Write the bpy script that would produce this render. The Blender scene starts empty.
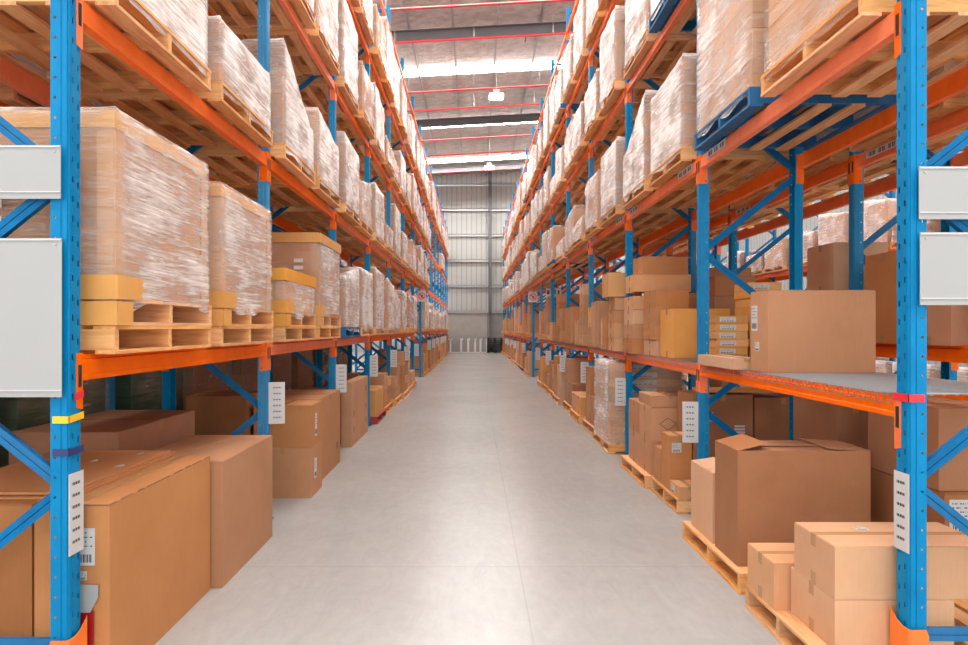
import bpy, bmesh, math, random
from mathutils import Vector, Matrix, noise
rnd = random.Random(7)
SC = bpy.context.scene
COL = SC.collection
H_CAM = 1.85

# ------------------------------------------------------------------ node helpers
def mat(name):
    m = bpy.data.materials.new(name); m.use_nodes = True
    nt = m.node_tree; b = nt.nodes['Principled BSDF']
    return m, nt, b
def N(nt, t, **kw):
    n = nt.nodes.new(t)
    for k, v in kw.items():
        if k.startswith('i_'):
            key = k[2:]
            n.inputs[int(key) if key.isdigit() else key.replace('_', ' ')].default_value = v
        else: setattr(n, k, v)
    return n
def L(nt, a, b): nt.links.new(a, b)
def M2(nt, op, a, b=None, c=None):
    n = nt.nodes.new('ShaderNodeMath'); n.operation = op
    for i, v in enumerate((a, b, c)):
        if v is None: continue
        if isinstance(v, (int, float)): n.inputs[i].default_value = v
        else: nt.links.new(v, n.inputs[i])
    return n.outputs[0]
def ramp(nt, fac, stops):
    r = nt.nodes.new('ShaderNodeValToRGB')
    e = r.color_ramp.elements
    while len(e) < len(stops): e.new(0.5)
    for el, (p, c) in zip(e, stops):
        el.position = p; el.color = (*c, 1) if len(c) == 3 else c
    L(nt, fac, r.inputs[0]); return r.outputs[0]
def coords(nt, scale=(1, 1, 1), rot=(0, 0, 0), shift=0.0):
    tc = N(nt, 'ShaderNodeTexCoord'); mp = N(nt, 'ShaderNodeMapping')
    mp.inputs['Scale'].default_value = scale; mp.inputs['Rotation'].default_value = rot
    src = tc.outputs['Object']
    if shift:
        oi = N(nt, 'ShaderNodeObjectInfo')
        v = N(nt, 'ShaderNodeVectorMath', operation='ADD')
        L(nt, src, v.inputs[0]); L(nt, M2(nt, 'MULTIPLY', oi.outputs['Random'], shift), v.inputs[1]); src = v.outputs[0]
    L(nt, src, mp.inputs['Vector']); return mp.outputs[0]
def vary(nt, col, amt=0.12):
    oi = N(nt, 'ShaderNodeObjectInfo')
    hs = N(nt, 'ShaderNodeHueSaturation')
    L(nt, col, hs.inputs['Color'])
    L(nt, M2(nt, 'ADD', M2(nt, 'MULTIPLY', oi.outputs['Random'], 2*amt), 1-amt), hs.inputs['Value'])
    L(nt, M2(nt, 'ADD', M2(nt, 'MULTIPLY', M2(nt, 'FRACT', M2(nt, 'MULTIPLY', oi.outputs['Random'], 7.31)), .2), .9), hs.inputs['Saturation'])
    return hs.outputs[0]

def cardboard(name, c1, c2, rough=.75):
    m, nt, b = mat(name)
    v = coords(nt, (1, 1, 1), shift=9)
    n1 = N(nt, 'ShaderNodeTexNoise', i_Scale=2.2, i_Detail=5, i_Roughness=.6); L(nt, v, n1.inputs['Vector'])
    v2 = coords(nt, (60, 60, 1.5))
    n2 = N(nt, 'ShaderNodeTexNoise', i_Scale=3.0, i_Detail=2); L(nt, v2, n2.inputs['Vector'])
    c = ramp(nt, n1.outputs[0], [(.3, c1), (.7, c2)])
    mx = N(nt, 'ShaderNodeMix', data_type='RGBA', blend_type='MULTIPLY'); mx.inputs[0].default_value = .12
    L(nt, c, mx.inputs[6]); L(nt, n2.outputs[0], mx.inputs[7])
    L(nt, vary(nt, mx.outputs[2]), b.inputs['Base Color'])
    b.inputs['Roughness'].default_value = rough; b.inputs['Specular IOR Level'].default_value = .3
    bp = N(nt, 'ShaderNodeBump', i_Strength=.15, i_Distance=.01); L(nt, n1.outputs[0], bp.inputs['Height']); L(nt, bp.outputs[0], b.inputs['Normal'])
    return m
CARD = cardboard('cardboard', (.51, .235, .108), (.59, .285, .137))
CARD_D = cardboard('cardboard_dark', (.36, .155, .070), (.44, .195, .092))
CARD_L = cardboard('cardboard_light', (.62, .335, .18), (.70, .395, .225))
CARD_Y = cardboard('cardboard_yellow', (.70, .33, .09), (.80, .40, .125))

def plain(name, col, rough=.5, metal=0., spec=.5, em=0.):
    m, nt, b = mat(name)
    b.inputs['Base Color'].default_value = (*col, 1); b.inputs['Roughness'].default_value = rough
    b.inputs['Metallic'].default_value = metal; b.inputs['Specular IOR Level'].default_value = spec
    if em:
        b.inputs['Emission Color'].default_value = (*col, 1); b.inputs['Emission Strength'].default_value = em
    return m
TAPE = plain('packing_tape', (.50, .27, .12), .25)
PAPER = plain('label_paper', (.60, .595, .60), .5)
INK = plain('ink', (.035, .03, .035), .6)
WHITE = plain('white_board', (.39, .39, .39), .35)
STEEL = plain('galvanised_steel', (.45, .45, .45), .35, .8)
GREYP = plain('grey_painted_steel', (.13, .13, .135), .6)
REDPIPE = plain('red_paint', (.62, .04, .05), .35)
REDT = plain('red_tape', (.8, .03, .05), .4)
YELT = plain('yellow_tape', (.9, .55, .02), .4)
NAVT = plain('navy_tape', (.02, .04, .16), .5)
BLACKP = plain('black_plastic', (.025, .024, .026), .45)
GREYPL = plain('grey_mesh_plastic', (.30, .29, .28), .6)
WHITEP = plain('white_post', (.92, .93, .90), .4)
ORANGE_G = plain('orange_guard', (.95, .20, .03), .35)
REDPAL = plain('red_pallet_paint', (.40, .05, .04), .6)
REDSL = plain('red_plastic_sleeve', (.33, .012, .016), .3)
DARKIN = plain('carton_inside', (.22, .11, .055), .9)
BROWNBAND = plain('brown_mark', (.10, .05, .03), .8)
STRIPEW = plain('white_stripe_label', (.7, .68, .66), .5)
VIOLET = plain('violet_print', (.25, .12, .25), .5)
GREENB = plain('green_bottles', (.05, .09, .05), .2)

def paint(name, c1, c2, rough=.35):
    m, nt, b = mat(name)
    v = coords(nt, (1, 1, .5), shift=13)
    n1 = N(nt, 'ShaderNodeTexNoise', i_Scale=9, i_Detail=6, i_Roughness=.7); L(nt, v, n1.inputs['Vector'])
    c = ramp(nt, n1.outputs[0], [(.3, c1), (.72, c2)])
    L(nt, vary(nt, c, .06), b.inputs['Base Color'])
    b.inputs['Roughness'].default_value = rough; b.inputs['Specular IOR Level'].default_value = .18
    return m, nt, b
ORANGE, _, _ = paint('orange_beam', (.86, .135, .014), (.97, .19, .03), .4)
BLUE, _, _ = paint('blue_brace', (.0, .115, .30), (.0, .165, .40), .5)
# upright: paint with scratches and the punched slots and holes
POST, nt, b = paint('blue_post', (.0, .19, .43), (.0, .25, .53), .5)
tc = N(nt, 'ShaderNodeTexCoord'); sx = N(nt, 'ShaderNodeSeparateXYZ'); L(nt, tc.outputs['Object'], sx.inputs[0])
X, Y, Z = sx.outputs
def zdist(shift):
    f = M2(nt, 'FRACT', M2(nt, 'DIVIDE', M2(nt, 'ADD', Z, shift), .0975))
    return M2(nt, 'MULTIPLY', M2(nt, 'ABSOLUTE', M2(nt, 'SUBTRACT', f, .5)), .0975)
def lt(a, v): return M2(nt, 'LESS_THAN', a, v)
def mul(*a):
    r = a[0]
    for q in a[1:]: r = M2(nt, 'MULTIPLY', r, q)
    return r
front = lt(X, .006)
s1 = mul(front, lt(M2(nt, 'ABSOLUTE', M2(nt, 'SUBTRACT', Y, .03)), .0055), lt(zdist(0), .015))
s2 = mul(front, lt(M2(nt, 'ABSOLUTE', M2(nt, 'SUBTRACT', Y, .07)), .0055), lt(zdist(.022), .015))
dx = M2(nt, 'SUBTRACT', X, .062); zd = zdist(0)
s3 = lt(M2(nt, 'ADD', M2(nt, 'MULTIPLY', dx, dx), M2(nt, 'MULTIPLY', zd, zd)), .0065**2)
hole = M2(nt, 'MAXIMUM', M2(nt, 'MAXIMUM', s1, s2), s3)
ns = N(nt, 'ShaderNodeTexNoise', i_Scale=7, i_Detail=8, i_Roughness=.65); L(nt, coords(nt, (1, 1, .45), shift=31), ns.inputs['Vector'])
scr = M2(nt, 'GREATER_THAN', ns.outputs[0], .70)
mx = N(nt, 'ShaderNodeMix', data_type='RGBA'); L(nt, M2(nt, 'MULTIPLY', scr, .7), mx.inputs[0])
old = b.inputs['Base Color'].links[0].from_socket
L(nt, old, mx.inputs[6]); mx.inputs[7].default_value = (.62, .70, .80, 1); L(nt, mx.outputs[2], b.inputs['Base Color'])
tr = N(nt, 'ShaderNodeBsdfTransparent'); ms = N(nt, 'ShaderNodeMixShader')
L(nt, hole, ms.inputs[0]); L(nt, b.outputs[0], ms.inputs[1]); L(nt, tr.outputs[0], ms.inputs[2])
L(nt, ms.outputs[0], nt.nodes['Material Output'].inputs['Surface'])

def wood(name, c1, c2, c3, sc):
    m, nt, b = mat(name)
    v = coords(nt, sc, shift=17)
    n1 = N(nt, 'ShaderNodeTexNoise', i_Scale=6, i_Detail=6, i_Roughness=.65, i_Distortion=.6); L(nt, v, n1.inputs['Vector'])
    c = ramp(nt, n1.outputs[0], [(.25, c1), (.5, c2), (.75, c3)])
    L(nt, vary(nt, c, .14), b.inputs['Base Color']); b.inputs['Roughness'].default_value = .7
    b.inputs['Specular IOR Level'].default_value = .25
    return m
WOODY = wood('pallet_wood_boards', (.50, .21, .075), (.76, .38, .155), (.86, .48, .23), (6, .5, 6))
WOODX = wood('pallet_wood_bearers', (.54, .25, .10), (.78, .415, .18), (.88, .52, .26), (.5, 6, 6))
BLUEPAL, _, _ = paint('blue_pallet_paint', (.008, .10, .26), (.02, .17, .38), .55)

# stretch film: thin clear plastic whose folds catch light
def film(name, lo, hi):
    m, nt, b = mat(name)
    v = coords(nt, (1.1, 1.1, 26), rot=(.16, .10, 0), shift=23)
    n1 = N(nt, 'ShaderNodeTexNoise', i_Scale=2.6, i_Detail=6, i_Roughness=.6, i_Distortion=.5); L(nt, v, n1.inputs['Vector'])
    v3 = coords(nt, (1.6, 1.6, 20), rot=(-.5, -.45, 0), shift=11)
    n3 = N(nt, 'ShaderNodeTexNoise', i_Scale=2.2, i_Detail=5, i_Roughness=.6, i_Distortion=.8); L(nt, v3, n3.inputs['Vector'])
    n2 = N(nt, 'ShaderNodeTexNoise', i_Scale=2.6, i_Detail=4); L(nt, coords(nt, (1, 1, 1.3), shift=41), n2.inputs['Vector'])
    lines = M2(nt, 'MAXIMUM', n1.outputs[0], M2(nt, 'MULTIPLY', n3.outputs[0], 1.0))
    s = M2(nt, 'ADD', M2(nt, 'MULTIPLY', lines, .6), M2(nt, 'MULTIPLY', n2.outputs[0], .4))
    a = N(nt, 'ShaderNodeMapRange'); L(nt, s, a.inputs[0])
    for k, q in zip(('From Min', 'From Max', 'To Min', 'To Max'), (.46, .66, lo, hi)): a.inputs[k].default_value = q
    b.inputs['Base Color'].default_value = (1, .965, .935, 1); b.inputs['Roughness'].default_value = .2
    b.inputs['Specular IOR Level'].default_value = .7
    bp = N(nt, 'ShaderNodeBump', i_Strength=1.0, i_Distance=.022); L(nt, lines, bp.inputs['Height']); L(nt, bp.outputs[0], b.inputs['Normal'])
    lw = N(nt, 'ShaderNodeLayerWeight', i_Blend=.5)     # thicker optical path through the film at grazing angles
    gz = M2(nt, 'POWER', lw.outputs['Facing'], 1.3)
    al = M2(nt, 'MINIMUM', M2(nt, 'MULTIPLY', a.outputs[0], M2(nt, 'ADD', M2(nt, 'MULTIPLY', gz, 1.45), .36)), .97)
    L(nt, al, b.inputs['Alpha'])
    return m
FILM = film('stretch_film', .30, 1.0)
FILM_C = film('clear_stretch_film', .14, .82)
FILM_T = film('thin_film', .02, .42)

# concrete floor
FLOOR, nt, b = mat('sealed_concrete')
n1 = N(nt, 'ShaderNodeTexNoise', i_Scale=.55, i_Detail=4, i_Roughness=.55); L(nt, coords(nt), n1.inputs['Vector'])
n2 = N(nt, 'ShaderNodeTexNoise', i_Scale=7, i_Detail=6, i_Roughness=.7); L(nt, coords(nt), n2.inputs['Vector'])
s = M2(nt, 'ADD', M2(nt, 'MULTIPLY', n1.outputs[0], .65), M2(nt, 'MULTIPLY', n2.outputs[0], .35))
n4 = N(nt, 'ShaderNodeTexNoise', i_Scale=3.0, i_Detail=8, i_Roughness=.75, i_Distortion=1.5); L(nt, coords(nt, (2.2, .8, 1), rot=(0, 0, .5)), n4.inputs['Vector'])
s = M2(nt, 'ADD', M2(nt, 'MULTIPLY', s, .6), M2(nt, 'MULTIPLY', n4.outputs[0], .4))
c = ramp(nt, s, [(.0, (.22, .214, .206)), (1.0, (.555, .542, .527))])
n3 = N(nt, 'ShaderNodeTexVoronoi', feature='DISTANCE_TO_EDGE', i_Scale=.22, i_Randomness=1.0)
sx = N(nt, 'ShaderNodeSeparateXYZ'); L(nt, coords(nt), sx.inputs[0])
jt = M2(nt, 'LESS_THAN', M2(nt, 'ABSOLUTE', M2(nt, 'SUBTRACT', sx.outputs[0], .35)), .006)
jy = M2(nt, 'LESS_THAN', M2(nt, 'ABSOLUTE', M2(nt, 'SUBTRACT', M2(nt, 'FRACT', M2(nt, 'DIVIDE', sx.outputs[1], 9.3)), .5)), .0008)
mx = N(nt, 'ShaderNodeMix', data_type='RGBA'); L(nt, M2(nt, 'MULTIPLY', M2(nt, 'MAXIMUM', jt, jy), .22), mx.inputs[0]); L(nt, c, mx.inputs[6]); mx.inputs[7].default_value = (.2, .19, .18, 1)
L(nt, mx.outputs[2], b.inputs['Base Color'])
b.inputs['Roughness'].default_value = .26

# foil-faced roof blanket
FOIL, nt, b = mat('foil_blanket')
n1 = N(nt, 'ShaderNodeTexNoise', i_Scale=2.2, i_Detail=7, i_Roughness=.65); L(nt, coords(nt, (1, 1.6, 1)), n1.inputs['Vector'])
c = ramp(nt, n1.outputs[0], [(.3, (.42, .37, .34)), (.7, (.72, .69, .66))]); L(nt, c, b.inputs['Base Color'])
b.inputs['Metallic'].default_value = .45; b.inputs['Roughness'].default_value = .42
bp = N(nt, 'ShaderNodeBump', i_Strength=1.0, i_Distance=.12); L(nt, n1.outputs[0], bp.inputs['Height']); L(nt, bp.outputs[0], b.inputs['Normal'])
# ribbed cladding
def ribbed(name, col, axis):
    m, nt, b = mat(name)
    sx = N(nt, 'ShaderNodeSeparateXYZ'); L(nt, coords(nt), sx.inputs[0])
    f = M2(nt, 'FRACT', M2(nt, 'DIVIDE', sx.outputs[axis], .38))
    rib = M2(nt, 'LESS_THAN', M2(nt, 'ABSOLUTE', M2(nt, 'SUBTRACT', f, .5)), .14)
    mx = N(nt, 'ShaderNodeMix', data_type='RGBA'); L(nt, rib, mx.inputs[0])
    mx.inputs[6].default_value = (*col, 1); mx.inputs[7].default_value = (col[0]*.78, col[1]*.78, col[2]*.80, 1)
    L(nt, mx.outputs[2], b.inputs['Base Color']); b.inputs['Roughness'].default_value = .5
    bp = N(nt, 'ShaderNodeBump', i_Strength=.6, i_Distance=.03); L(nt, rib, bp.inputs['Height']); L(nt, bp.outputs[0], b.inputs['Normal'])
    return m
CLAD = ribbed('wall_cladding', (.44, .445, .42), 0)
CLADS = ribbed('side_cladding', (.36, .36, .35), 1)
PRECAST = cardboard('precast_concrete', (.42, .39, .36), (.48, .45, .42), .85)
PRECAST_D = cardboard('precast_concrete_dark', (.28, .27, .26), (.33, .31, .30), .85)
SKYL = plain('translucent_sheet', (1, .98, .95), .5, em=36.)
LAMP = plain('lamp_glow', (1, .95, .86), .5, em=40.)

# ------------------------------------------------------------------ mesh helpers
class MB:
    def __init__(s): s.v = []; s.f = []; s.m = []
    def box(s, x0, x1, y0, y1, z0, z1, m=0, jit=0):
        if x0 > x1: x0, x1 = x1, x0
        if y0 > y1: y0, y1 = y1, y0
        n = len(s.v)
        s.v += [(x0,y0,z0),(x1,y0,z0),(x1,y1,z0),(x0,y1,z0),(x0,y0,z1),(x1,y0,z1),(x1,y1,z1),(x0,y1,z1)]
        for q in ((0,3,2,1),(4,5,6,7),(0,1,5,4),(1,2,6,5),(2,3,7,6),(3,0,4,7)):
            s.f.append(tuple(n+i for i in q)); s.m.append(m)
    def bar(s, a, b, w, t, up=(0, 0, 1), m=0):
        a = Vector(a); b = Vector(b); d = (b-a).normalized(); u = Vector(up)
        side = d.cross(u).normalized(); u2 = side.cross(d).normalized()
        n = len(s.v)
        for p in (a, b):
            for i, j in ((-1,-1),(1,-1),(1,1),(-1,1)):
                s.v.append(tuple(p + side*(w/2*i) + u2*(t/2*j)))
        for q in ((3,2,1,0),(4,5,6,7),(0,1,5,4),(1,2,6,5),(2,3,7,6),(3,0,4,7)):
            s.f.append(tuple(n+i for i in q)); s.m.append(m)
    def poly(s, pts, d, m=0):      # polygon extruded by vector d
        n = len(s.v); k = len(pts)
        s.v += [tuple(p) for p in pts] + [tuple(Vector(p)+Vector(d)) for p in pts]
        s.f.append(tuple(range(n, n+k))[::-1]); s.m.append(m)
        s.f.append(tuple(range(n+k, n+2*k))); s.m.append(m)
        for i in range(k):
            j = (i+1) % k; s.f.append((n+i, n+j, n+k+j, n+k+i)); s.m.append(m)
    def tube(s, a, b, r, seg=10, m=0):
        a = Vector(a); b = Vector(b); d = (b-a).normalized(); u = Vector((0,0,1)) if abs(d.z) < .9 else Vector((1,0,0))
        e = d.cross(u).normalized(); g = e.cross(d)
        n = len(s.v)
        for p in (a, b):
            for i in range(seg):
                t = 2*math.pi*i/seg; s.v.append(tuple(p + e*r*math.cos(t) + g*r*math.sin(t)))
        s.f.append(tuple(range(n, n+seg))); s.m.append(m)
        s.f.append(tuple(range(n+seg, n+2*seg))[::-1]); s.m.append(m)
        for i in range(seg):
            j = (i+1) % seg; s.f.append((n+j, n+i, n+seg+i, n+seg+j)); s.m.append(m)
    def mesh(s, name, mats, bevel=0, smooth=False):
        me = bpy.data.meshes.new(name); me.from_pydata(s.v, [], s.f)
        if not isinstance(mats, (list, tuple)): mats = [mats]
        for q in mats: me.materials.append(q)
        me.polygons.foreach_set('material_index', s.m)
        if bevel or True:
            bm = bmesh.new(); bm.from_mesh(me)
            bmesh.ops.recalc_face_normals(bm, faces=bm.faces)
            if bevel: bmesh.ops.bevel(bm, geom=list(bm.edges), offset=bevel, segments=2, affect='EDGES', profile=.6)
            bm.to_mesh(me); bm.free()
        if smooth: me.polygons.foreach_set('use_smooth', [True]*len(me.polygons))
        me.update(); return me
USED = {}
def tag(o, label=None, cat=None, group=None, kind=None):
    if label:
        o['label'] = label; USED.setdefault(label, []).append(o.name)
    if cat: o['category'] = cat
    if group: o['group'] = group
    if kind: o['kind'] = kind
    return o
def ob(name, me, parent=None, loc=(0, 0, 0), rz=0):
    o = bpy.data.objects.new(name, me); COL.objects.link(o)
    o.location = loc; o.rotation_euler[2] = rz
    if parent: o.parent = parent
    return o
def empty(name, loc, rz=0):
    o = ob(name, None, None, loc, rz); o.empty_display_size = .1; return o
ORD = ['first','second','third','fourth','fifth','sixth','seventh','eighth','ninth','tenth','eleventh','twelfth','thirteenth','fourteenth','fifteenth','sixteenth']

# ------------------------------------------------------------------ setting
def struct(name, me, loc=(0,0,0)): return tag(ob(name, me, None, loc), kind='structure')
m = MB(); m.box(-16, 18, -6, 46.2, -.2, 0); struct('floor', m.mesh('floor', FLOOR))
SL = .055
def zr(x): return 13.75 + SL*x
m = MB()
m.poly([(-16,-6,zr(-16)), (18,-6,zr(18)), (18,-6,zr(18)+.15), (-16,-6,zr(-16)+.15)], (0, 52.4, 0)); struct('ceiling', m.mesh('ceiling', FOIL))
m = MB(); m.box(-16, 18, 46.2, 46.4, 3.1, 14.9); struct('wall_far', m.mesh('wall_far', CLAD))
m = MB(); m.box(-16, 1.0, 46.1, 46.4, 0, 3.1); m.box(1.0, 18, 46.1, 46.4, 0, 3.1, 1); struct('wall_far_base', m.mesh('wall_far_base', [PRECAST, PRECAST_D]))
m = MB(); m.box(-16.2, -16, -6, 46.2, 0, 13.6); struct('wall_left', m.mesh('wall_left', CLADS))
m = MB(); m.box(18, 18.2, -6, 46.2, 0, 14.9); struct('wall_right', m.mesh('wall_right', CLADS))
tn = 0
def trim(me, loc=(0,0,0)):
    global tn
    tn += 1; return struct('trim_%d' % tn, me, loc)
for z in (3.12, 5.1, 7.05, 9.0, 10.95, 12.85):
    m = MB(); m.box(-16, 18, 46.0, 46.2, z, z+.06); m.box(-16, 18, 46.0, 46.03, z-.12, z+.06); trim(m.mesh('girt', STEEL))
m = MB(); m.box(1.1, 1.35, 45.7, 46.0, 3.0, 13.8); m.box(1.2, 1.25, 45.7, 46.0, 0, 3.1); trim(m.mesh('column', GREYP))
for y in (3.3, 13.3, 23.3, 33.2, 43.3):      # sloping I-beam rafters
    m = MB(); s = Vector((0,0,1))
    for dz, w, t in ((-.62, .2, .03), (-.25, .2, .03), (-.43, .03, .36)):
        m.bar((-16, y, zr(-16)+dz), (18, y, zr(18)+dz), w, t)
    for x in (-3.6, 2.0, 7.4):
        m.bar((x, y-.2, zr(x)-.8), (x, y+.2, zr(x)-.8), .05, .05); m.bar((x, y, zr(x)-.95), (x, y, zr(x)-.15), .04, .3)
    trim(m.mesh('rafter', GREYP))
x = -14.4
while x < 17:                                # purlins
    m = MB(); m.box(x-.04, x+.04, -6, 46, zr(x)-.24, zr(x)-.215); m.box(x-.01, x+.01, -6, 46, zr(x)-.22, zr(x)-.01); trim(m.mesh('purlin', STEEL)); x += 1.7
k = 0
for y in (-1.8, 5.5, 12.9, 20.2, 27.6, 34.9, 42.3):  # skylight strips; the nearer ones are out of view, added for light at matching spacing
    m = MB(); w = .36
    m.poly([(-15.5, y-w, zr(-15.5)-.03), (17.5, y-w, zr(17.5)-.03), (17.5, y-w, zr(17.5)-.01), (-15.5, y-w, zr(-15.5)-.01)], (0, 2*w, 0))
    k += 1; struct('window_%d' % k, m.mesh('skylight', SKYL))
for i, y in enumerate((1.2, 3.6, 8.3, 10.7, 15.6, 17.9, 20.4, 22.75, 27.6, 29.9, 34.7, 37.75, 42.0)):
    m = MB(); m.tube((-16, y, zr(-16)-.92), (18, y, zr(18)-.92), .042)
    for q in range(-12, 16, 3): m.box(q-.008, q+.008, y-.008, y+.008, zr(q)-.98, zr(q)-.24, 1)
    tag(ob('sprinkler_pipe', m.mesh('pipe', [REDPIPE, STEEL])), 'red sprinkler pipe running across under the roof, %s from the near end' % ORD[i], 'pipe', 'red sprinkler pipes')
for i, y in enumerate((3.0, 14.2, 25.6, 37.0)):
    t = tag(empty('high_bay_lamp', (.95, y, 11.7)), 'glowing square high-bay lamp over the aisle, %s from the near end' % ORD[i], 'lamp', 'high-bay lamps')
    m = MB(); m.box(-.29, .29, -.29, .29, 0, .03); ob('lamp_lens', m.mesh('lens', LAMP), t)
    m = MB(); m.poly([(-.31,-.31,.03),(.31,-.31,.03),(.31,.31,.03),(-.31,.31,.03)], (0,0,.06)); m.box(-.15,.15,-.15,.15,.09,.3); ob('housing', m.mesh('housing', STEEL, .01), t)
    m = MB(); m.tube((0,0,.3),(0,0,zr(.95)-11.7-.2), .012); ob('hanger', m.mesh('hanger', STEEL), t)

# ------------------------------------------------------------------ pallet
PW = 1.14
def pallet_mb(w=PW, d=PW):       # w along y, d along x ; x from 0 inward, y from 0
    a = MB(); bb = MB(); c = MB()
    n = 7
    for i in range(n):
        bw = .115 if i in (0, n-1) else .095
        x = i*(d-.115)/(n-1); a.box(x, x+bw, 0, w, .128, .147)
    for y in (0, w/2-.019, w-.038): bb.box(.004, d-.004, y, y+.038, .02, .128)
    for i in range(5):
        x = i*(d-.11)/4; c.box(x, x+.105, 0, w, 0, .02)
    return a, bb, c
pa, pb, pc = pallet_mb()
P_TOP = {0: pa.mesh('top_deck', WOODY), 1: pa.mesh('top_deck', BLUEPAL), 2: pa.mesh('top_deck', REDPAL)}
P_BEAR = {0: pb.mesh('bearers', WOODX), 1: pb.mesh('bearers', BLUEPAL), 2: pb.mesh('bearers', REDPAL)}
P_BOT_ = {0: pc.mesh('bottom_deck', WOODY), 1: pc.mesh('bottom_deck', BLUEPAL), 2: pc.mesh('bottom_deck', REDPAL)}
m = MB(); 
for i in range(5): x = i*(PW-.11)/4; m.box(x, x+.105, 0, PW, 0, .02, 0 if i in (0, 4) else 1)
P_BOT_[1] = m.mesh('bottom_deck', [BLUEPAL, WOODY]); P_BOT = P_BOT_
P_ONE = {}
for c_ in (0, 1, 2):
    q = MB()
    for src, mi in ((pa, 0), (pb, 1), (pc, 0)):
        n = len(q.v); q.v += src.v; q.f += [tuple(i+n for i in f) for f in src.f]; q.m += [mi]*len(src.f)
    P_ONE[c_] = q.mesh('pallet', [[WOODY, WOODX], [WOODY, BLUEPAL], [REDPAL]*2][c_])
CN = ['pale wooden pallet', 'blue painted pallet', 'red painted pallet']
def pallet(x, y, z, sgn, label, detail=True, colr=0, w=None, group='pallets'):
    # x = aisle-side edge; sgn +1: extends to +x
    rz = 0 if sgn > 0 else math.pi
    yy = y if sgn > 0 else y + (w or PW)
    if w:
        a, bb, c = pallet_mb(w)
        t = tag(empty('pallet', (x, yy, z), rz), label, 'pallet', group)
        ob('top_deck', a.mesh('td', [[WOODY], [BLUEPAL], [REDPAL]][colr]), t); ob('bearers', bb.mesh('be', [[WOODX], [BLUEPAL], [REDPAL]][colr]), t); ob('bottom_deck', c.mesh('bd', [[WOODY], [BLUEPAL], [REDPAL]][colr]), t)
    elif detail:
        t = tag(empty('pallet', (x, yy, z), rz), label, 'pallet', group)
        ob('top_deck', P_TOP[colr], t); ob('bearers', P_BEAR[colr], t); ob('bottom_deck', P_BOT[colr], t)
    else:
        t = tag(ob('pallet', P_ONE[colr], None, (x, yy, z), rz), label, 'pallet', group)
    return t

# ------------------------------------------------------------------ racks
PD, PWD = .084, .10
LV = {'lo': 1.65, 'r1': 1.44}
LEVELS = [1.65, 3.46, 5.30, 7.05, 8.90]
TOP = 9.46
def post_mesh():     # C-section with a stepped side, local x inward, y across
    t = .003
    pts = [(0,.012),(.004,0+.004),(.03,.0),(.036,.006),(PD,.006)]
    pts = [(0,.014),(.006,.004),(.030,.004),(.034,0),(PD,0)]
    full = pts[::-1] + [(x, PWD-y) for x, y in pts]
    m = MB(); n = len(full)
    for i in range(n-1):
        (x0, y0), (x1, y1) = full[i], full[i+1]
        d = Vector((x1-x0, y1-y0)); nn = Vector((-d.y, d.x)).normalized()*t
        k = len(m.v)
        for z in (0, TOP):
            m.v += [(x0,y0,z),(x1,y1,z),(x1+nn.x,y1+nn.y,z),(x0+nn.x,y0+nn.y,z)]
        for q in ((0,1,5,4),(1,2,6,5),(2,3,7,6),(3,0,4,7),(4,5,6,7),(3,2,1,0)):
            m.f.append(tuple(k+i for i in q)); m.m.append(0)
    return m.mesh('upright', POST)
UP = post_mesh()
def brace_mesh(dz):
    m = MB(); a = Vector((.05, PWD/2, 0)); b_ = Vector((.95, PWD/2, dz))
    m.bar(a, b_, .035, .045, up=(0, 1, 0)); 
    for s_ in (-.017, .017):
        d = (b_-a).normalized(); pn = Vector((-d.z, 0, d.x))
        m.bar(a+pn*s_+Vector((0,-.03,0)), b_+pn*s_+Vector((0,-.03,0)), .03, .004, up=(0,1,0))
    return m.mesh('brace', BLUE)
BR = {1: brace_mesh(.72), -1: brace_mesh(-.72), 0: brace_mesh(0)}
m = MB(); m.box(-.03, .11, -.03, .13, 0, .008); FOOT = m.mesh('footplate', BLUE)
BL = 2.8 - PWD
def beam_mesh(h):
    m = MB(); t = .05      # stepped box beam along y: local y 0..BL, x outward face at 0, z centred
    prof = [(0,-h/2),(t,-h/2),(t,h/2),(.018,h/2),(.018,h/2-.022),(0,h/2-.022-.006),(0,-h/2+.03),(-.004,-h/2+.024),(-.004,-h/2)]
    m.poly([(x, 0, z) for x, z in prof], (0, BL, 0)); return m.mesh('beam', ORANGE)
BM = {h: beam_mesh(h) for h in (.11, .13)}
def conn_mesh(h, nearend):
    m = MB(); hl = .285; z1 = h/2+.01; z0 = z1-hl
    if nearend:            # at y=0: plate against the post before it (post spans y -.1..0)
        m.poly([(-.006,-.045,z0+.012),(-.006,.003,z0),(-.006,.003,z1),(-.006,-.045,z1)], (.005,0,0)); m.box(-.003,.068,0,.005,z0,z1)
        m.box(-.010,-.006,-.032,-.012,h/2-.16,h/2-.05,1)
    else:
        m.poly([(-.006,BL-.003,z0),(-.006,BL+.045,z0+.012),(-.006,BL+.045,z1),(-.006,BL-.003,z1)], (.005,0,0)); m.box(-.003,.068,BL-.005,BL,z0,z1)
        m.box(-.010,-.006,BL+.012,BL+.032,h/2-.16,h/2-.05,1); m.box(.045,.055,BL-.007,BL-.005,z0+.02,z0+.03,1)
    return m.mesh('beam_connector', [ORANGE, BLACKP])
CO = {(h, e): conn_mesh(h, e) for h in (.11, .13) for e in (True, False)}
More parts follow.
